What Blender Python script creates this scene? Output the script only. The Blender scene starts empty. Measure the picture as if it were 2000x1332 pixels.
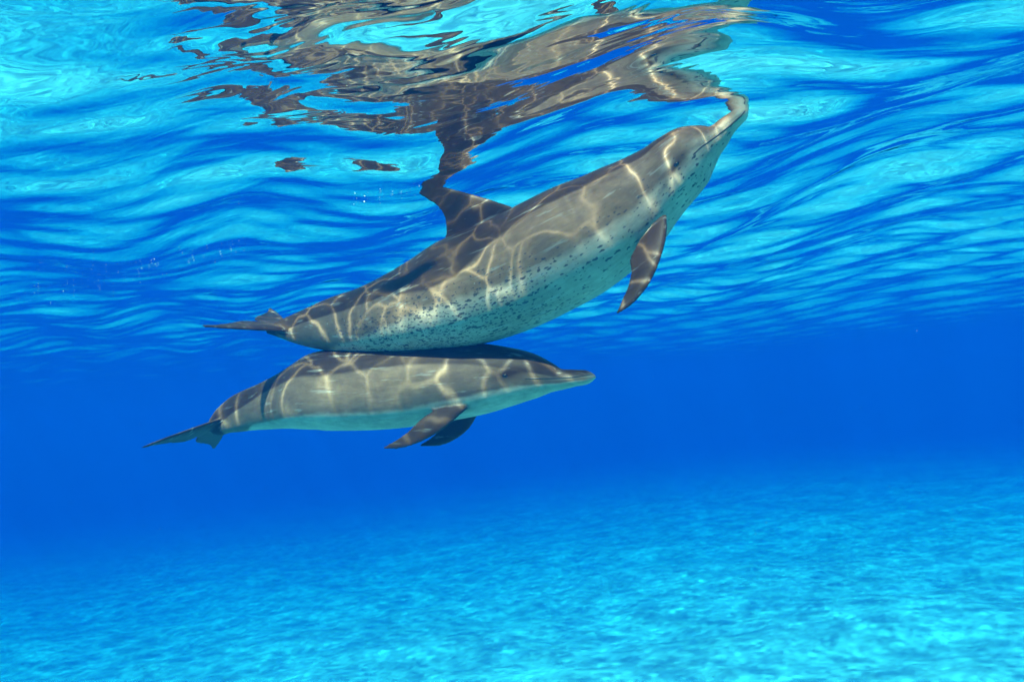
import bpy, bmesh, math, random
import numpy as np
from mathutils import Vector, Matrix
from mathutils.kdtree import KDTree

R = math.radians
scene = bpy.context.scene
COL = scene.collection

# ------------------------------------------------------------------ camera
FPX = 1732.0                        # focal length in pixels of the 2000 px wide photograph
PITCH, ROLL = R(3.3), R(4.3)
fwd = Vector((0, math.cos(PITCH), math.sin(PITCH)))
right0 = Vector((1, 0, 0)); up0 = right0.cross(fwd)
right = right0 * math.cos(ROLL) - up0 * math.sin(ROLL)
up = right.cross(fwd)
cam_data = bpy.data.cameras.new('camera')
cam = bpy.data.objects.new('camera', cam_data)
COL.objects.link(cam)
cam_data.sensor_width = 36.0
cam_data.lens = 36.0 * FPX / 2000.0
cam_data.clip_start = 0.05
cam_data.clip_end = 2000
cam.matrix_world = Matrix(((right.x, up.x, -fwd.x, 0), (right.y, up.y, -fwd.y, 0), (right.z, up.z, -fwd.z, 0), (0, 0, 0, 1)))
scene.camera = cam
nR, nU, nF = np.array(right), np.array(up), np.array(fwd)

# ------------------------------------------------------------------ light
SUN_EL, SUN_AZ = R(55.5), R(212)    # azimuth clockwise from +Y: behind the camera, to its left
sun_dir = Vector((math.cos(SUN_EL) * math.sin(SUN_AZ), math.cos(SUN_EL) * math.cos(SUN_AZ), math.sin(SUN_EL)))
world = bpy.data.worlds.new('World'); scene.world = world
world.use_nodes = True
nt = world.node_tree; nt.nodes.clear()
sky = nt.nodes.new('ShaderNodeTexSky'); sky.sky_type = 'NISHITA'; sky.sun_disc = False
sky.sun_elevation = SUN_EL; sky.sun_rotation = SUN_AZ
bg = nt.nodes.new('ShaderNodeBackground'); bg.inputs['Strength'].default_value = 0.12
wo = nt.nodes.new('ShaderNodeOutputWorld')
nt.links.new(sky.outputs[0], bg.inputs[0]); nt.links.new(bg.outputs[0], wo.inputs[0])
sl = bpy.data.lights.new('sun', 'SUN'); sl.energy = 5.0; sl.angle = R(0.95); sl.color = (1.0, 0.85, 0.64)
so = bpy.data.objects.new('sun', sl); COL.objects.link(so)
so.rotation_euler = sun_dir.to_track_quat('Z', 'Y').to_euler(); so.location = (0, 0, 30)

vs = scene.view_settings
vs.view_transform = 'Standard'; vs.look = 'None'; vs.gamma = 1.0; vs.exposure = -0.36; vs.use_curve_mapping = False
cy = scene.cycles
cy.use_denoising = True
cy.max_bounces = 8; cy.diffuse_bounces = 2; cy.glossy_bounces = 4; cy.transmission_bounces = 4
cy.transparent_max_bounces = 8; cy.volume_bounces = 1
cy.sample_clamp_indirect = 4.0
cy.use_adaptive_sampling = True; cy.adaptive_threshold = 0.03

# ------------------------------------------------------------------ helpers
def pix(px, py, D):
    """photo pixel + distance along the camera axis -> world point"""
    px, py, D = np.broadcast_arrays(np.asarray(px, float), np.asarray(py, float), np.asarray(D, float))
    return ((px - 1000) / FPX * D)[..., None] * nR - ((py - 666) / FPX * D)[..., None] * nU + D[..., None] * nF

def norm(v): return v / np.maximum(np.linalg.norm(v, axis=-1, keepdims=True), 1e-9)
def sstep(a, b, x):
    t = np.clip((x - a) / (b - a), 0, 1); return t * t * (3 - 2 * t)

def cr(P, n):
    """Catmull-Rom (centripetal enough for even data) resample of rows of P to n samples, even in chord length"""
    P = np.asarray(P, float)
    d = np.r_[0, np.cumsum(np.linalg.norm(np.diff(P[:, :2], axis=0), axis=1))]
    t = np.linspace(0, d[-1], n)
    m = np.gradient(P, d, axis=0)
    i = np.clip(np.searchsorted(d, t, side='right') - 1, 0, len(d) - 2)
    h = (d[i + 1] - d[i]); u = ((t - d[i]) / h)[:, None]; h = h[:, None]
    return ((2*u**3 - 3*u**2 + 1) * P[i] + (u**3 - 2*u**2 + u) * h * m[i] + (-2*u**3 + 3*u**2) * P[i+1] + (u**3 - u**2) * h * m[i+1])

def mesh_obj(name, V, F, mat=None, parent=None, smooth=True):
    me = bpy.data.meshes.new(name)
    me.from_pydata([tuple(map(float, v)) for v in V], [], [tuple(map(int, f)) for f in F])
    me.update()
    if smooth: me.polygons.foreach_set('use_smooth', [True] * len(me.polygons))
    o = bpy.data.objects.new(name, me); COL.objects.link(o)
    if mat: me.materials.append(mat)
    if parent: o.parent = parent
    return o

class NT:
    """tiny node helper"""
    def __init__(s, name):
        s.m = bpy.data.materials.new(name); s.m.use_nodes = True
        s.t = s.m.node_tree; s.t.nodes.clear()
        s.out = s.t.nodes.new('ShaderNodeOutputMaterial')
    def n(s, typ, ins=None, **kw):
        nd = s.t.nodes.new('ShaderNode' + typ)
        for k, v in kw.items(): setattr(nd, k, v)
        for k, v in (ins or {}).items():
            sock = nd.inputs[k]
            if hasattr(v, 'is_linked') or isinstance(v, bpy.types.NodeSocket): s.t.links.new(v, sock)
            else: sock.default_value = v
        return nd
    def math(s, op, a, b=0.0, c=0.0, clamp=False):
        nd = s.n('Math', {0: a, 1: b, 2: c}, operation=op); nd.use_clamp = clamp
        return nd.outputs[0]
    def vmath(s, op, a, b=(0, 0, 0)):
        return s.n('VectorMath', {0: a, 1: b}, operation=op).outputs[0]
    def mix(s, f, a, b, blend='MIX'):
        nd = s.t.nodes.new('ShaderNodeMix'); nd.data_type = 'RGBA'; nd.blend_type = blend
        for k, v in ((0, f), (6, a), (7, b)):
            if isinstance(v, bpy.types.NodeSocket): s.t.links.new(v, nd.inputs[k])
            else: nd.inputs[k].default_value = (*v, 1) if isinstance(v, tuple) and len(v) == 3 else v
        return nd.outputs[2]
    def ramp(s, f, a, b, lo=0.0, hi=1.0):
        return s.n('MapRange', {0: f, 1: a, 2: b, 3: lo, 4: hi}, interpolation_type='SMOOTHSTEP').outputs[0]
    def noise(s, v, scale, detail=2.0, rough=0.5, dist=0.0):
        return s.n('TexNoise', {'Vector': v, 'Scale': scale, 'Detail': detail, 'Roughness': rough, 'Distortion': dist})

# ------------------------------------------------------------------ waves
rng = np.random.default_rng(11)
SURF_Z = 0.86
SEABED_Z = -6.0
NW = 70
lam = np.exp(rng.uniform(math.log(0.16), math.log(5.0), NW))
th = R(63) + rng.normal(0, 1, NW) * R(30)          # direction of travel, from +X
kx, ky = 2 * np.pi / lam * np.cos(th), 2 * np.pi / lam * np.sin(th)
ph = rng.uniform(0, 2 * np.pi, NW)
spec = np.exp(-((np.log(lam) - math.log(0.55)) / 0.95) ** 2)
slope = spec / np.sqrt((spec ** 2).sum() / 2) * 0.076
amp = slope * lam / (2 * np.pi)

def wave(x, y, spc=None):
    z = np.zeros_like(x)
    for i in range(NW):
        a = amp[i] if spc is None else amp[i] * sstep(2.5, 5.0, lam[i] / spc)
        z = z + a * np.cos(kx[i] * x + ky[i] * y + ph[i])
    return z
CORR = []                                          # long swell fitted so that fin and beak just reach the surface
def surf(x, y, spc=None):
    z = SURF_Z + wave(x, y, spc)
    d = .42 * x + .91 * y - 3.0                    # the face of a low swell on the right of the animals
    z = z + .15 * 1.6 * np.tanh(d / 1.6) * sstep(.20, .48, x / np.maximum(y, .8)) * sstep(60, 12, y)
    z = z - .04 * (y - 2.2) * np.exp(-((x + 1.3) / .6) ** 2 - ((y - 2.2) / .8) ** 2)
    for (a, k, p) in CORR: z = z + a * np.cos(k[0] * x + k[1] * y + p)
    return z

# ------------------------------------------------------------------ dolphins
def depth_plane(Y0, yaw):
    t = math.tan(yaw)
    return lambda px: Y0 / (1 + (np.asarray(px, float) - 1000) / FPX * t)

def blade(lead, trail, th_root, th_tip, m=14, edge=0.0035):
    """closed fin between two 3D edge curves with a rounded nose and a thin trailing edge"""
    lead, trail = np.asarray(lead), np.asarray(trail)
    n = len(lead); V = []; F = []
    ch = trail - lead
    mid = (lead + trail) / 2
    span = np.gradient(mid, axis=0)
    nn = norm(np.cross(norm(ch + 1e-6), norm(span)))
    nn = norm(nn + nn.mean(axis=0) * 0.5)
    c = (1 - np.cos(np.linspace(0, np.pi, m))) / 2
    prof = 2.6 * (0.2969 * np.sqrt(c) - 0.126 * c - 0.3516 * c**2 + 0.2843 * c**3 - 0.1036 * c**4) * 2 / 0.78
    for i in range(n):
        u = i / (n - 1)
        t = (th_root * (1 - u) + th_tip * u) * 0.5
        t = min(t, 0.16 * np.linalg.norm(ch[i]) + 0.004)
        for sgn in (1, -1):
            for j in range(m):
                e = max(prof[j] * t, edge * min(1, 4 * u + .4)) if 0 < j < m - 1 else edge * .6
                V.append(lead[i] + ch[i] * c[j] + nn[i] * sgn * e)
    W = 2 * m
    for i in range(n - 1):
        a, b = i * W, (i + 1) * W
        for j in range(m - 1):
            F.append((a + j, a + j + 1, b + j + 1, b + j))
            F.append((a + m + j + 1, a + m + j, b + m + j, b + m + j + 1))
        F.append((a + m, a, b, b + m)); F.append((a + m - 1, a + 2*m - 1, b + 2*m - 1, b + m - 1))
    for a, flip in ((0, 1), ((n - 1) * W, 0)):
        for j in range(m - 1):
            q = (a + j, a + j + 1, a + m + j + 1, a + m + j)
            F.append(q if not flip else q[::-1])
    return V, F

def build_dolphin(spec):
    D = spec['depth']
    pairs = np.array(spec['pairs'], float)                 # top x,y, bottom x,y
    mid = (pairs[:, :2] + pairs[:, 2:]) / 2
    hpx = np.linalg.norm(pairs[:, :2] - pairs[:, 2:], axis=1) / 2
    data = cr(np.c_[mid, hpx], 150)
    Dm = D(data[:, 0]) + spec.get('bend', lambda px: 0)(data[:, 0])
    C = pix(data[:, 0], data[:, 1], Dm)
    H = data[:, 2] / FPX * Dm
    T = norm(np.gradient(C, axis=0)); T = -T                # pointing to the head
    Bv = norm(np.cross(T, np.array([0, 0, 1.0])))           # to the animal's right = towards the camera
    roll = spec.get('roll', 0.0)
    Nv = np.cross(Bv, T)
    Bv, Nv = Bv * math.cos(roll) - Nv * math.sin(roll), Nv * math.cos(roll) + Bv * math.sin(roll)
    arc = np.r_[0, np.cumsum(np.linalg.norm(np.diff(C, axis=0), axis=1))]
    L = arc[-1]; s = arc / L
    wr = np.interp(s, [0, .05, .11, .16, .24, .40, .55, .70, .82, .92, 1.0], spec['wr'])
    pw = np.interp(s, [0, .1, .6, .85, 1], [1, 1, 1, 1.25, 1.3])
    nseg = 56
    V, F = [], []
    ang = np.linspace(0, 2 * np.pi, nseg, endpoint=False)
    for i in range(len(C)):
        ca, sa = np.cos(ang), np.sin(ang)
        yy = np.sign(ca) * np.abs(ca) ** pw[i] * H[i] * wr[i]
        zz = np.sign(sa) * np.abs(sa) ** (1.0) * H[i]
        yy = yy * (1 - 0.10 * np.sin(ang) * sstep(.15, .3, s[i]))      # a little wider below than above
        V += list(C[i] + yy[:, None] * Bv[i] + zz[:, None] * Nv[i])
    for i in range(len(C) - 1):
        for j in range(nseg):
            k = (j + 1) % nseg
            F.append((i * nseg + j, i * nseg + k, (i + 1) * nseg + k, (i + 1) * nseg + j))
    F.append(tuple(range(nseg))[::-1]); F.append(tuple((len(C) - 1) * nseg + j for j in range(nseg)))
    frame = dict(C=C, T=T, B=Bv, N=Nv, H=H, s=s, L=L, px=data[:, :2], D=Dm, W=H * wr)

    fins = {'dorsal': [], 'flipper': [], 'fluke': []}
    def add(vf, kind):
        fins[kind].extend(vf[0]); o = len(V); V.extend(vf[0]); F.extend(tuple(q + o for q in f) for f in vf[1])
    def to3(pxy, lift):
        """photo point -> point on the animal's middle plane (through its spine), pushed lift metres to its right"""
        out = []
        for (x, y), l in zip(pxy, lift):
            i = int(np.argmin((frame['px'][:, 0] - x) ** 2 + (frame['px'][:, 1] - y) ** 2))
            n_ = Bv[i]; d = pix(x, y, 1.0)
            t = np.dot(C[i] + n_ * l, n_) / np.dot(d, n_)
            out.append(d * t)
        return np.array(out)
    def rest(P):
        P = np.atleast_2d(P)
        i = np.array([int(np.argmin(((C - p) ** 2).sum(1))) for p in P])
        d = P - C[i]
        return i, (d * T[i]).sum(1), (d * Bv[i]).sum(1), (d * Nv[i]).sum(1)
    # dorsal fin
    ld, tr = cr(spec['dorsal'][0], 22), cr(spec['dorsal'][1], 22)
    ll = [spec['dorsal_lean'] * q for q in np.linspace(0, 1, 22) ** 1.3]
    add(blade(to3(ld[:, :2], ll), to3(tr[:, :2], ll), 0.040, 0.014), 'dorsal')
    # flippers: the right one traced, the left one mirrored or traced
    def flip(lp, tp, lr, tip):
        n = 24; lp, tp = cr(lp, n)[:, :2], cr(tp, n)[:, :2]
        q = lr + (tip - lr) * np.linspace(0, 1, n) ** 0.8
        return to3(lp, q), to3(tp, q)
    a, b = flip(*spec['flipper'])
    add(blade(a, b, 0.040, 0.012), 'flipper')
    if 'flipper_left' in spec:
        a2, b2 = flip(*spec['flipper_left'])
    else:
        def mir(P):
            i, t, y, z = rest(P); return C[i] + T[i] * t[:, None] - Bv[i] * y[:, None] + Nv[i] * z[:, None]
        a2, b2 = mir(a), mir(b)
    add(blade(a2, b2, 0.040, 0.012), 'flipper')
    # flukes
    fl = spec['fluke']; e = len(C) - 6
    c0 = C[e]
    pit, rol, yaw = fl['pitch'], fl['roll'], fl['yaw']
    back = -T[e]; lat = Bv[e]; upv = Nv[e]
    back, lat = back * math.cos(yaw) + lat * math.sin(yaw), lat * math.cos(yaw) - back * math.sin(yaw)
    back, upv = back * math.cos(pit) - upv * math.sin(pit), upv * math.cos(pit) + back * math.sin(pit)
    lat, upv = lat * math.cos(rol) - upv * math.sin(rol), upv * math.cos(rol) + lat * math.sin(rol)
    u = np.linspace(0, 1, 26)
    SP, CH = fl['span'], fl['chord']
    lead_b = np.interp(u, [0, .2, .5, .8, .93, 1], [-.30, -.02, .42, .84, 1.08, 1.26]) * CH
    trail_b = np.interp(u, [0, .06, .25, .5, .75, .93, 1], [.78, .92, 1.02, 1.04, 1.12, 1.25, 1.32]) * CH
    k = np.ones(5) / 5
    sm = lambda q: np.convolve(np.pad(q, 2, 'edge'), k, 'valid')
    lead_b, trail_b = sm(lead_b), sm(trail_b)
    for sg in (1, -1):
        up_curve = fl.get('curl', 0.0) * u ** 2
        base = c0 + lat * (sg * u * SP)[:, None] + upv * up_curve[:, None]
        add(blade(base + back * lead_b[:, None], base + back * trail_b[:, None], 0.034, 0.010), 'fluke')

    # fuse to one skin
    tmp = mesh_obj('tmp', V, F)
    bm = bmesh.new(); bm.from_mesh(tmp.data); bmesh.ops.recalc_face_normals(bm, faces=bm.faces); bm.to_mesh(tmp.data); bm.free()
    md = tmp.modifiers.new('r', 'REMESH'); md.mode = 'VOXEL'; md.voxel_size = 0.0055
    ms = tmp.modifiers.new('s', 'SMOOTH'); ms.iterations = 4; ms.factor = 0.5
    dg = bpy.context.evaluated_depsgraph_get()
    me = bpy.data.meshes.new_from_object(tmp.evaluated_get(dg))
    old = tmp.data; bpy.data.objects.remove(tmp); bpy.data.meshes.remove(old)
    nv = len(me.vertices); co = np.empty(nv * 3); me.vertices.foreach_get('co', co); co = co.reshape(-1, 3)
    idx = np.empty(nv, int)
    for q in range(0, nv, 4000):
        idx[q:q+4000] = ((co[q:q+4000, None, :] - C[None]) ** 2).sum(2).argmin(1)
    d = co - C[idx]
    sx = arc[idx] - (d * T[idx]).sum(1)
    y = (d * Bv[idx]).sum(1); z = (d * Nv[idx]).sum(1)
    rad = np.sqrt(y ** 2 + z ** 2); hw = np.sqrt((y / np.maximum(H[idx] * wr[idx], 1e-4)) ** 2 + (z / np.maximum(H[idx], 1e-4)) ** 2)
    for kind, pts_ in fins.items():
        pts_ = np.array(pts_); dmin = np.full(nv, 9.0)
        near = np.where(((co > pts_.min(0) - .025) & (co < pts_.max(0) + .025)).all(1))[0]
        kd = KDTree(len(pts_))
        for q, p_ in enumerate(pts_): kd.insert(p_, q)
        kd.balance()
        dmin[near] = [kd.find(co[q])[2] for q in near]
        frame['m_' + kind] = sstep(.022, .006, dmin) * (sstep(.96, 1.12, hw) if kind != 'fluke' else 1)
    frame.update(co=co, idx=idx, sx=sx, y=y, z=z, sn=sx / L, zn=z / H[idx], yn=y / (H[idx] * wr[idx]), to3=to3, rest=rest, me=me, arc=arc)
    return frame

def surface_point(fr, px, py):
    """where the ray through a photo pixel first meets the skin"""
    from mathutils.bvhtree import BVHTree
    if 'bvh' not in fr:
        me = fr['me']
        fr['bvh'] = BVHTree.FromPolygons([v.co for v in me.vertices], [tuple(p.vertices) for p in me.polygons])
    d = Vector(pix(px, py, 1.0)).normalized()
    hit = fr['bvh'].ray_cast(Vector((0, 0, 0)), d)
    return hit[0], hit[1]

def attr(me, name, arr):
    a = me.attributes.new(name, 'FLOAT', 'POINT'); a.data.foreach_set('value', np.asarray(arr, np.float32))
def attr3(me, name, arr):
    a = me.attributes.new(name, 'FLOAT_VECTOR', 'POINT'); a.data.foreach_set('vector', np.asarray(arr, np.float32).ravel())

YAW = R(26.5)
UP = dict(
    depth=depth_plane(3.30, YAW),
    pairs=[(1455,208,1462,218),(1443,209,1460,230),(1427,219,1448,244),(1406,233,1431,263),(1388,245,1410,294),(1367,243,1396,317),(1335,243,1373,354),
           (1305,258,1350,386),(1275,278,1326,415),(1243,294,1302,446),(1194,315,1264,496),(1140,340,1224,536),(1078,365,1175,574),
           (1015,396,1115,607),(960,425,1050,638),(910,448,985,661),(862,468,920,676),(815,500,855,684),(760,533,785,690),
           (700,562,715,691),(643,581,655,687),(600,600,608,679),(565,616,568,668),(540,627,540,658),(522,634,520,652)],
    wr=[1.0, 1.15, .92, .86, .86, .84, .84, .80, .66, .50, .45],
    dorsal=([(1010,408),(965,392),(928,381),(890,371),(862,364),(835,362),(818,372)],
            [(860,490),(868,470),(872,446),(868,424),(853,402),(833,389),(817,378)]),
    dorsal_lean=0.0,
    flipper=([(1302,418),(1303,443),(1298,480),(1288,512),(1266,558),(1232,597),(1206,614)],
             [(1250,468),(1238,490),(1230,508),(1232,528),(1229,550),(1214,588),(1203,611)], 0.10, 0.26),
    flipper_left=([(1285,425),(1270,450),(1250,480),(1222,505),(1195,520),(1165,528)],
                  [(1240,440),(1225,458),(1210,472),(1195,488),(1178,505),(1160,522)], -0.10, -0.20),
    fluke=dict(pitch=R(-14), roll=R(11), yaw=R(15), span=0.27, chord=0.175, curl=0.0),
)
LOW = dict(
    depth=depth_plane(3.33, YAW),
    pairs=[(1164,733,1164,739),(1155,726,1152,747),(1125,722,1118,755),(1095,719,1085,763),(1080,709,1068,768),(1060,697,1046,776),
           (1030,685,1015,785),(1000,678,985,794),(955,671,940,807),(900,671,890,818),(840,672,835,828),(780,674,775,836),
           (720,676,718,840),(660,680,660,841),(622,688,622,841),(590,705,595,840),(551,727,560,838),(510,747,523,839),
           (480,760,492,841),(449,775,468,844),(428,792,450,846),(412,808,437,849),(402,822,424,845)],
    wr=[1.0, 1.15, .95, .88, .86, .84, .84, .80, .66, .50, .45],
    dorsal=([(760,690),(725,655),(695,632),(665,618),(642,612),(632,614)],
            [(660,700),(664,682),(662,660),(655,642),(645,628),(630,619)]),
    dorsal_lean=-0.19,
    flipper=([(915,795),(892,816),(860,842),(812,867),(775,877),(750,877)],
             [(868,786),(840,806),(820,820),(800,840),(775,858),(749,873)], 0.085, 0.17),
    flipper_left=([(940,800),(930,815),(920,832),(895,855),(862,870),(822,872)],
                  [(890,800),(878,815),(868,830),(852,845),(838,857),(820,868)], -0.085, -0.13),
    fluke=dict(pitch=R(4), roll=R(0), yaw=R(13), span=0.26, chord=0.195, curl=0.0),
)

def skin_material(name, spots, dark, flank, belly):
    t = NT(name)
    A = lambda n: t.n('Attribute', attribute_name=n)
    rest = A('rest').outputs['Vector']
    cape, bel, lip, mark, spd = (A(n).outputs['Fac'] for n in ('cape', 'belly', 'lip', 'mark', 'spots'))
    n1 = t.noise(rest, 9.0, 4, .6).outputs[0]
    n2 = t.noise(t.n('Mapping', {'Vector': rest, 'Scale': (14, 60, 60)}).outputs[0], 1.0, 4, .65).outputs[0]
    wob = t.math('MULTIPLY', t.math('SUBTRACT', n1, .5), .5)
    c = t.mix(t.ramp(t.math('ADD', cape, wob), .25, .75), flank, dark)
    c = t.mix(t.ramp(t.math('ADD', bel, wob), .2, .8), c, belly)
    c = t.mix(mark, c, tuple(q * .55 for q in dark))
    c = t.mix(lip, c, (.56, .47, .35))
    c = t.mix(1.0, c, t.n('CombineColor', {0: t.ramp(n2, .2, .8, .80, 1.16), 1: t.ramp(n2, .2, .8, .80, 1.16), 2: t.ramp(n2, .2, .8, .80, 1.16)}).outputs[0], 'MULTIPLY')
    n3 = t.ramp(t.noise(rest, 4.5, 5, .7).outputs[0], .3, .7, .80, 1.2)
    c = t.mix(1.0, c, t.n('CombineColor', {0: n3, 1: n3, 2: n3}).outputs[0], 'MULTIPLY')
    if spots:
        for sc, thr, el in ((78.0, .32, 2.4), (140.0, .32, 2.0)):
            vv = t.n('Mapping', {'Vector': rest, 'Scale': (1 / el, 1, 1)}).outputs[0]
            wv = t.vmath('ADD', vv, t.vmath('SCALE', t.vmath('SUBTRACT', t.noise(rest, 60, 2).outputs[1], (.5, .5, .5))))
            wn = wv.node.inputs[1].links[0].from_node; wn.inputs['Scale'].default_value = .012
            vo = t.n('TexVoronoi', {'Vector': wv, 'Scale': sc, 'Randomness': 1.0})
            rnd = t.n('SeparateColor', {0: vo.outputs['Color']}).outputs[0]
            keep = t.ramp(t.math('SUBTRACT', spd, rnd), -.04, .06)
            rad = t.math('MULTIPLY', thr, t.math('ADD', .55, t.math('MULTIPLY', t.n('SeparateColor', {0: vo.outputs['Color']}).outputs[1], .8)))
            sp = t.math('MULTIPLY', keep, t.ramp(t.math('SUBTRACT', vo.outputs['Distance'], rad), .06, -.10))
            c = t.mix(t.math('MULTIPLY', sp, .86), c, (.045, .047, .05))
        vf = t.n('TexVoronoi', {'Vector': rest, 'Scale': 34.0})
        fr = t.n('SeparateColor', {0: vf.outputs['Color']}).outputs[2]
        fl = t.math('MULTIPLY', t.ramp(vf.outputs['Distance'], .10, .05), t.math('GREATER_THAN', fr, .86))
        c = t.mix(t.math('MULTIPLY', fl, .5), c, (.5, .48, .44))
    # old rake marks and scuffs
    sc2 = t.noise(t.n('Mapping', {'Vector': rest, 'Scale': (4, 48, 48), 'Rotation': (0, .25, .1)}).outputs[0], 1.0, 3, .6).outputs[0]
    c = t.mix(t.ramp(sc2, .60, .70, 0, .26), c, (.5, .47, .42))
    bmp = t.n('Bump', {'Height': t.noise(rest, 140, 3, .6).outputs[0], 'Strength': .10, 'Distance': .004})
    b2 = t.n('Bump', {'Height': t.noise(t.n('Mapping', {'Vector': rest, 'Scale': (16, 5, 5)}).outputs[0], 1.0, 2).outputs[0], 'Strength': .25, 'Distance': .01, 'Normal': bmp.outputs[0]})
    p = t.n('BsdfPrincipled', {'Base Color': c, 'Roughness': .48, 'IOR': 1.33, 'Specular IOR Level': .25, 'Normal': b2.outputs[0]})
    t.t.links.new(p.outputs[0], t.out.inputs[0])
    return t.m

def simple_mat(name, col, rough, scale=60.0, spec=.3):
    t = NT(name)
    g = t.n('TexCoord').outputs['Object']
    n = t.noise(g, scale, 3).outputs[0]
    c = t.mix(n, tuple(q * .8 for q in col), tuple(min(1, q * 1.2) for q in col))
    p = t.n('BsdfPrincipled', {'Base Color': c, 'Roughness': rough, 'Specular IOR Level': spec})
    t.t.links.new(p.outputs[0], t.out.inputs[0])
    return t.m

mat_eye = simple_mat('eye', (.012, .010, .010), .08, 200, .6)
mat_mouth = simple_mat('mouth line', (.05, .045, .04), .5)

def finish_dolphin(name, fr, spec, mat, label):
    me = fr['me']
    root = bpy.data.objects.new(name, None); COL.objects.link(root)
    i0 = int(np.argmin(fr['co'][:, 2]))
    cen = fr['co'].mean(0); cen = np.array([cen[0], cen[1], fr['co'][i0, 2]])
    root.location = cen
    root['label'] = label; root['category'] = 'dolphin'; root['group'] = 'dolphins swimming together under the surface'
    root.empty_display_size = .2
    co = fr['co'] - cen
    me.vertices.foreach_set('co', co.ravel()); me.update()
    me.polygons.foreach_set('use_smooth', [True] * len(me.polygons))
    attr3(me, 'rest', np.c_[fr['sx'], fr['y'], fr['z']])
    for k, v in spec['masks'](fr).items(): attr(me, k, v)
    me.materials.clear(); me.materials.append(mat)
    body = bpy.data.objects.new('body', me); COL.objects.link(body); body.parent = root
    # eyes: on the right side from the photo, mirrored to the left
    hit, nrm = fr['eye_hit']
    i, t, y, z = (q[0] for q in fr['rest'](np.array(hit)))
    for sg in (1, -1):
        p = fr['C'][i] + fr['T'][i] * t + fr['B'][i] * y * sg + fr['N'][i] * z
        nn = np.array(nrm); d = (nn * fr['T'][i]).sum(), (nn * fr['B'][i]).sum(), (nn * fr['N'][i]).sum()
        nn = fr['T'][i] * d[0] + fr['B'][i] * d[1] * sg + fr['N'][i] * d[2]
        bm = bmesh.new(); bmesh.ops.create_uvsphere(bm, u_segments=18, v_segments=12, radius=1.0)
        ta = norm(fr['T'][i] - nn * (nn * fr['T'][i]).sum()); ba = np.cross(nn, ta)
        for v in bm.verts:
            x_, y_, z_ = v.co
            v.co = Vector(p - cen - nn * .004 + ta * x_ * .013 + ba * y_ * .008 + nn * z_ * .007)
        m = bpy.data.meshes.new('eye'); bm.to_mesh(m); bm.free()
        m.polygons.foreach_set('use_smooth', [True] * len(m.polygons)); m.materials.append(mat_eye)
        o = bpy.data.objects.new('eye', m); COL.objects.link(o); o.parent = root
    # the line of the closed mouth, right side from the photo, mirrored
    pts = []
    for (x, y) in cr(spec['mouth'], 40)[:, :2]:
        h, n = surface_point_pre(fr, x, y)
        if h is not None: pts.append((np.array(h), np.array(n)))
    for sg in (1, -1):
        V, F = [], []
        for q, (h, n) in enumerate(pts):
            i, t, y, z = (w[0] for w in fr['rest'](h))
            p = fr['C'][i] + fr['T'][i] * t + fr['B'][i] * y * sg + fr['N'][i] * z
            dn = (n * fr['T'][i]).sum(), (n * fr['B'][i]).sum(), (n * fr['N'][i]).sum()
            n2 = fr['T'][i] * dn[0] + fr['B'][i] * dn[1] * sg + fr['N'][i] * dn[2]
            ax = fr['T'][i]; bx = np.cross(n2, ax)
            r = spec['mouth_r'] * math.sin(math.pi * min(1, .12 + q / len(pts) * .8)) ** .4
            for a in np.linspace(0, 2 * np.pi, 6, endpoint=False):
                V.append(p - cen - n2 * r * .25 + n2 * r * math.cos(a) * .7 + bx * r * math.sin(a))
        for q in range(len(pts) - 1):
            for a in range(6):
                b = (a + 1) % 6
                F.append((q * 6 + a, q * 6 + b, q * 6 + 6 + b, q * 6 + 6 + a))
        F.append(tuple(range(6))); F.append(tuple((len(pts) - 1) * 6 + a for a in range(6)))
        mesh_obj('mouth_line', V, F, mat_mouth, root)
    return root
def surface_point_pre(fr, x, y): return surface_point(fr, x, y)

def masks_up(fr):
    s, zn, yn, z = fr['sn'], fr['zn'], np.abs(fr['yn']), fr['z']
    edge = np.interp(s, [0, .10, .16, .25, .36, .45, .52, .58, .66, .75, .9, 1], [.95, .75, .62, .62, .58, .40, .10, .02, .25, .35, .2, -.4])
    cape = sstep(-.12, .12, zn - edge)
    bl = np.interp(s, [0, .1, .2, .35, .5, .6, .72, .8, .9, 1], [-.25, -.25, -.35, -.35, -.30, -.30, -.45, -.7, -1.3, -1.5])
    belly = sstep(.22, -.22, zn - bl)
    fin, flp, fluke = fr['m_dorsal'], fr['m_flipper'], np.maximum(fr['m_fluke'], sstep(.955, .985, s))
    dx, dz = (s - fr['eye_s']) , (zn - fr['eye_zn'])
    mark = np.exp(-((dx / .020) ** 2 + (dz / .20) ** 2)) * .85
    stripe = np.exp(-((zn - (fr['eye_zn'] - (s - fr['eye_s']) * 5.5)) / .07) ** 2) * sstep(fr['eye_s'], fr['eye_s'] + .01, s) * sstep(.30, .22, s) * .35
    mark = np.clip(mark + stripe + fluke * .7 + flp * .2, 0, 1)
    cape = np.clip(cape * (1 - fin * .15) + flp * .9 + fluke, 0, 1)
    belly = belly * (1 - flp) * (1 - fluke)
    brow = np.exp(-(((s - fr['eye_s'] - .012) / .012) ** 2 + ((zn - fr['eye_zn'] - .16) / .10) ** 2)) * .45
    lip = brow + sstep(.03, .0, s) * .8 + np.exp(-((zn + .05) / .22) ** 2) * sstep(.11, .08, s) * .45
    sp = 1.15 * sstep(.18, -.5, zn) * np.interp(s, [0, .03, .12, .18, .25, .35, .5, .68, .78, .85], [.0, .2, .30, .25, .12, .22, .85, 1.0, .5, .0]) + .03 * (s > .08) * (s < .8)
    sp = sp * (1 - flp * .8) * (1 - fin)
    return dict(cape=cape, belly=belly, lip=np.clip(lip, 0, 1), mark=mark, spots=sp)

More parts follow.
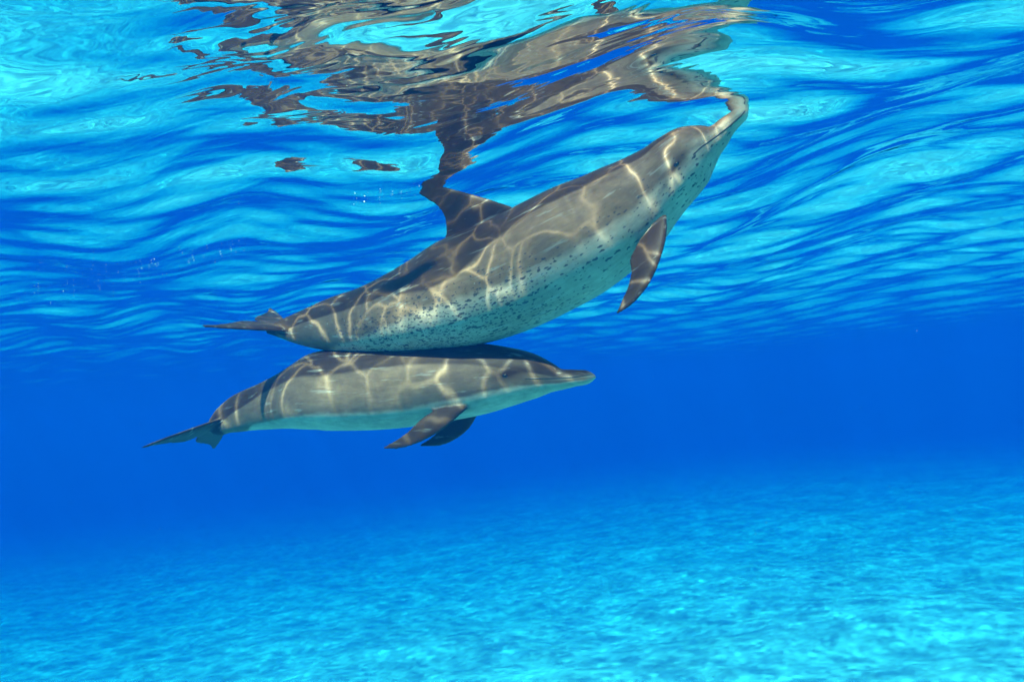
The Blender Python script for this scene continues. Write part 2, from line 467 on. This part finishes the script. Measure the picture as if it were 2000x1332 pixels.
def masks_low(fr):
    s, zn, yn = fr['sn'], fr['zn'], np.abs(fr['yn'])
    edge = np.interp(s, [0, .08, .13, .2, .36, .5, .60, .7, .8, 1], [.30, .22, .22, .35, .50, .42, .32, .42, .4, -.4])
    cape = sstep(-.14, .14, zn - edge)
    bl = np.interp(s, [0, .1, .2, .28, .4, .6, .75, .85, .93, 1], [-.3, -.35, -.40, -.48, -.58, -.55, -.62, -.75, -1.3, -1.5])
    belly = sstep(.16, -.16, zn - bl)
    flp, fluke = fr['m_flipper'], np.maximum(fr['m_fluke'], sstep(.95, .985, s))
    dx, dz = (s - fr['eye_s']), (zn - fr['eye_zn'])
    mark = np.exp(-((dx / .034) ** 2 + ((dz - .03) / .26) ** 2)) * .9 + np.exp(-((zn - (fr['eye_zn'] + .10 + (fr['eye_s'] - s) * 3.0)) / .10) ** 2) * sstep(.09, .12, s) * sstep(fr['eye_s'] + .01, fr['eye_s'] - .01, s) * .55
    stripe = np.exp(-((zn - (-.36 - (s - .18) * .6)) / .08) ** 2) * sstep(fr['eye_s'] - .02, fr['eye_s'] + .02, s) * sstep(.34, .28, s) * .35
    mark = np.clip(mark + stripe + fluke * .7 + flp * .2, 0, 1)
    cape = np.clip(cape + flp * .8 + fluke, 0, 1)
    belly = belly * (1 - flp) * (1 - fluke)
    lip = sstep(.02, .0, s) * .5 + np.exp(-((zn - .1) / .18) ** 2) * sstep(.10, .06, s) * .35
    return dict(cape=cape, belly=belly, lip=np.clip(lip, 0, 1), mark=mark, spots=np.zeros_like(s))

UP.update(eye=(1321, 321), mouth=[(1354,303),(1366,291),(1393,271),(1420,250),(1438,235),(1449,225),(1455,217)], mouth_r=.0036, masks=masks_up)
LOW.update(eye=(986, 734), mouth=[(1026,740),(1050,739),(1075,739),(1097,738),(1125,736),(1145,733),(1157,731)], mouth_r=.0034, masks=masks_low)
skin_up = skin_material('spotted dolphin skin', True, (.056, .032, .016), (.190, .118, .071), (.40, .305, .22))
skin_low = skin_material('plain dolphin skin', False, (.056, .032, .017), (.180, .116, .071), (.44, .345, .25))
frames = []
for nm, sp_, mt, lb in (('dolphin', UP, skin_up, 'large dark-spotted dolphin tilted upwards, beak and dorsal fin touching the surface'),
                        ('dolphin', LOW, skin_low, 'smaller unspotted grey dolphin swimming level beneath the spotted one')):
    fr = build_dolphin(sp_)
    fr['eye_hit'] = surface_point(fr, *sp_['eye'])
    i, t, y, z = (q[0] for q in fr['rest'](np.array(fr['eye_hit'][0])))
    fr['eye_s'] = (fr['arc'][i] - t) / fr['L']; fr['eye_zn'] = z / fr['H'][i]
    print('DOLPHIN length', fr['L'], 'verts', len(fr['co']), 'eye', fr['eye_s'], fr['eye_zn'])
    fr['root'] = finish_dolphin(nm, fr, sp_, mt, lb)
    frames.append(fr)

# ------------------------------------------------------------------ swell fitted to the beak and the dorsal fin
co = frames[0]['co']
top = co[np.argmax(co[:, 2] * (co[:, 0] > .5) - 10 * (co[:, 0] <= .5))]
fc = co[frames[0]['m_dorsal'] > .9]; fin = fc[np.argmax(fc[:, 2])]
hump = frames[0]['to3']([(1335, 243)], [0])[0]
print('tip', top, 'fin', fin, 'hump', hump)
tgt = np.array([[top[0], top[1], top[2] - .010], [fin[0], fin[1], fin[2] - .022], [hump[0], hump[1], hump[2] + .028]])
need = tgt[:, 2] - surf(tgt[:, 0], tgt[:, 1])
kd = [(2*np.pi/l_*math.cos(R(a_)), 2*np.pi/l_*math.sin(R(a_))) for l_, a_ in ((3.4, 63), (2.4, 40), (1.8, 80), (1.4, 55), (1.1, 25), (1.5, 5))]
M = np.array([[f(k[0]*p[0] + k[1]*p[1]) for k in kd for f in (np.cos, np.sin)] for p in tgt])
sol = np.linalg.lstsq(M, need, rcond=None)[0]
print('swell needs', need, 'sol', sol)
for q, k in enumerate(kd):
    c_, s_ = sol[2*q], sol[2*q+1]
    CORR.append((math.hypot(c_, s_), k, -math.atan2(s_, c_)))

# ------------------------------------------------------------------ sea surface
def axis(lo, hi, flo, fhi, step, g):
    a = list(np.arange(flo, fhi + 1e-6, step))
    st, x = step, a[-1]
    while x < hi: st *= g; x += st; a.append(x)
    st, x = step, flo; b = []
    while x > lo: st *= g; x -= st; b.append(x)
    return np.array(b[::-1] + a)
def grid_obj(name, xs, ys, zf, mat):
    X, Y = np.meshgrid(xs, ys)
    spc = np.maximum(*np.meshgrid(np.gradient(xs), np.gradient(ys)))
    Z = zf(X, Y, spc)
    nx, ny = len(xs), len(ys)
    idx = np.arange(nx * ny).reshape(ny, nx)
    Q = np.stack([idx[:-1, :-1], idx[:-1, 1:], idx[1:, 1:], idx[1:, :-1]], -1).reshape(-1, 4)
    me = bpy.data.meshes.new(name)
    me.vertices.add(nx * ny); me.vertices.foreach_set('co', np.stack([X, Y, Z], -1).astype(np.float32).ravel())
    me.loops.add(Q.size); me.loops.foreach_set('vertex_index', Q.astype(np.int32).ravel())
    me.polygons.add(len(Q)); me.polygons.foreach_set('loop_start', np.arange(0, Q.size, 4, dtype=np.int32))
    me.polygons.foreach_set('use_smooth', np.ones(len(Q), bool))
    me.update(calc_edges=True); me.validate()
    me.materials.append(mat)
    o = bpy.data.objects.new(name, me); COL.objects.link(o)
    return o

def water_material():
    t = NT('sea surface')
    P = t.n('NewGeometry').outputs['Position']
    # fine ripples riding on the modelled waves
    rp = t.n('Mapping', {'Vector': P, 'Rotation': (0, 0, R(27))}).outputs[0]
    rs = t.vmath('MULTIPLY', rp, (0.45, 1.0, 1.0))
    n1 = t.noise(rs, 8.0, 2, .5, .6).outputs[0]
    n2 = t.noise(rs, 1.6, 2, .5, .8).outputs[0]
    hgt = t.math('ADD', t.math('MULTIPLY', n1, .0045), t.math('MULTIPLY', n2, .017))
    bmp = t.n('Bump', {'Height': hgt, 'Strength': 1.0, 'Distance': 1.0}).outputs[0]
    fr = t.n('Fresnel', {'IOR': 1.333}).outputs[0]
    # caustic light net painted into the transparent colour, standing in for focusing by ripples
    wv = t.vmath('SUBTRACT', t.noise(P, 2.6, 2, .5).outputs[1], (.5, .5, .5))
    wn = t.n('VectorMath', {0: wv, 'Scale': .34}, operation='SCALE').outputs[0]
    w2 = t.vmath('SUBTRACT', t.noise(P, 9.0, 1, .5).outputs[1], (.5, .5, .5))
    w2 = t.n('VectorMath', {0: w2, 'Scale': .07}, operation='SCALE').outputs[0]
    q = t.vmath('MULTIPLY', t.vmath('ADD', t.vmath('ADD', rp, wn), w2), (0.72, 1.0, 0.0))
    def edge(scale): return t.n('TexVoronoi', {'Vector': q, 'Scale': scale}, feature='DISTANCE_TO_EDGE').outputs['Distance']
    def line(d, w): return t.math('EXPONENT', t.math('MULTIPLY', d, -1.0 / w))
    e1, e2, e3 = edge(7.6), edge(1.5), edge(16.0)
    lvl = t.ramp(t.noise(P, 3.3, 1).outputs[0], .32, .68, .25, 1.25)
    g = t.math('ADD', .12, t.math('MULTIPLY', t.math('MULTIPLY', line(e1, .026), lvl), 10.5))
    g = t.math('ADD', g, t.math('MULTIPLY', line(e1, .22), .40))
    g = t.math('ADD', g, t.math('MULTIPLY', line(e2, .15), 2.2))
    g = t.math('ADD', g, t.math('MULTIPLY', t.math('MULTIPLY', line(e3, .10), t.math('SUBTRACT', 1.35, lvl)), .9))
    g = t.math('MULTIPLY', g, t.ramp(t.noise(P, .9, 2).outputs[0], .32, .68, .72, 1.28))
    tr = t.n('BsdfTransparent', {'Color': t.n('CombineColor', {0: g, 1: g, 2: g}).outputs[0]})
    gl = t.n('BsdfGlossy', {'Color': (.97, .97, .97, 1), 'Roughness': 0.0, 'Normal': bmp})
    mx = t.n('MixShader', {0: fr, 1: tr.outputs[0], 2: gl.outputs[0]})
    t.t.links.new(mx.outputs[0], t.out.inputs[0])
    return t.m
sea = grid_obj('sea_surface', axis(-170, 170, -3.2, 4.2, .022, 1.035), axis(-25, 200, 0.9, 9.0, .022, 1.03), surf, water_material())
sea['kind'] = 'structure'; sea['label'] = 'rippled sea surface seen from underneath, mirroring the dolphins'

# ------------------------------------------------------------------ seabed
def seabed_z(x, y, spc):
    r = np.random.default_rng(5); z = np.zeros_like(x)
    for i in range(40):
        l = math.exp(r.uniform(math.log(.5), math.log(14))); a = r.normal(R(70), R(40)); p = r.uniform(0, 6.28)
        z += .006 * l ** .8 * sstep(2.5, 5, l / spc) * np.cos(2*np.pi/l*(x*math.cos(a) + y*math.sin(a)) + p)
    return SEABED_Z + z + .9 * np.tanh((x - 2) / 16.0) - .044 * (np.sqrt(np.maximum(np.hypot(x, y) - 14, 0) ** 2 + 64) - 8)
def sand_material():
    t = NT('white coral sand')
    P = t.n('NewGeometry').outputs['Position']
    n1 = t.noise(P, .7, 4, .65).outputs[0]; n2 = t.noise(P, 6.0, 4, .65).outputs[0]
    c = t.mix(t.ramp(n1, .3, .7), (.62, .59, .50), (.80, .77, .68))
    c = t.mix(t.ramp(n2, .62, .8, 0, .15), c, (.5, .46, .38))
    rp = t.noise(t.n('Mapping', {'Vector': P, 'Rotation': (0, 0, R(20)), 'Scale': (1.2, 4, 1)}).outputs[0], 1.0, 2, .5).outputs[0]
    b = t.n('Bump', {'Height': rp, 'Strength': .6, 'Distance': .06}).outputs[0]
    p = t.n('BsdfPrincipled', {'Base Color': c, 'Roughness': .9, 'Specular IOR Level': .1, 'Normal': b})
    t.t.links.new(p.outputs[0], t.out.inputs[0])
    return t.m
bed = grid_obj('seabed', axis(-170, 170, -8, 10, .12, 1.05), axis(-25, 200, 6, 26, .12, 1.05), seabed_z, sand_material())
bed['kind'] = 'structure'; bed['label'] = 'pale sandy sea floor dappled with sunlight'

# ------------------------------------------------------------------ the water itself
def box(name, lo, hi, mat):
    V = [(x, y, z) for x in (lo[0], hi[0]) for y in (lo[1], hi[1]) for z in (lo[2], hi[2])]
    F = [(0, 1, 3, 2), (4, 6, 7, 5), (0, 4, 5, 1), (2, 3, 7, 6), (0, 2, 6, 4), (1, 5, 7, 3)]
    return mesh_obj(name, V, F, mat, smooth=False)
t = NT('sea water')
SS = np.array([.0001, .0044, .0218]); SA = np.array([.158, .042, .0175]); DEN = .20
colr = SS / DEN
ab = (1 - SA / (DEN * (1 - colr))) ** 2
pv = t.n('VolumePrincipled', {'Density': DEN, 'Color': (*colr, 1), 'Absorption Color': (*ab, 1), 'Anisotropy': 0.0})
t.t.links.new(pv.outputs[0], t.out.inputs['Volume'])
haze = box('haze', (-180, -30, SEABED_Z - 18.5), (180, 210, SURF_Z + .45), t.m)
haze['kind'] = 'stuff'; haze['label'] = 'clear blue sea water fading everything far off'

# ------------------------------------------------------------------ drifting specks and surface bubbles
def specks(name, pts, rad, mat, label):
    base = np.array([(1,0,0),(-1,0,0),(0,1,0),(0,-1,0),(0,0,1),(0,0,-1)], float)
    tri = np.array([(0,2,4),(2,1,4),(1,3,4),(3,0,4),(2,0,5),(1,2,5),(3,1,5),(0,3,5)])
    V = (pts[:, None, :] + base[None] * rad[:, None, None]).reshape(-1, 3)
    F = (tri[None] + 6 * np.arange(len(pts))[:, None, None]).reshape(-1, 3)
    o = mesh_obj(name, V, F, mat)
    o['kind'] = 'stuff'; o['label'] = label
    return o
r = np.random.default_rng(21)
dd = r.uniform(2.2, 9.0, 600); pts = np.c_[r.uniform(-.75, .75, 600) * dd, dd, r.uniform(-.5, .5, 600) * dd]
ok = (pts[:, 2] < SURF_Z - .06) & (pts[:, 2] > SEABED_Z + .2)
specks('plankton', pts[ok], r.uniform(.0003, .0008, ok.sum()), simple_mat('plankton', (.6, .6, .55), .6), 'pale plankton specks drifting in the blue water')
bp, br = [], []
def on_surface(px, py):
    d = pix(px, py, 1.0); tt = SURF_Z / d[2]
    for _ in range(6): tt = surf(d[0] * tt, d[1] * tt) / d[2]
    return d * tt
for (x0, y0, x1, y1, n, sp) in ((20, 590, 350, 512, 90, 22), (350, 512, 480, 480, 20, 14), (690, 388, 812, 374, 22, 5)):
    for _ in range(n):
        u = r.random(); p = on_surface(x0 + (x1 - x0) * u + r.normal(0, sp), y0 + (y1 - y0) * u + r.normal(0, sp * .6))
        rad = float(np.clip(r.lognormal(-6.6, .5), .0006, .004)); bp.append(p - np.array([0, 0, rad * 1.5 + r.exponential(.01)])); br.append(rad)
specks('bubbles', np.array(bp), np.array(br), simple_mat('bubbles', (.85, .88, .88), .15, 60, .8), 'small bubbles strung out just under the surface')
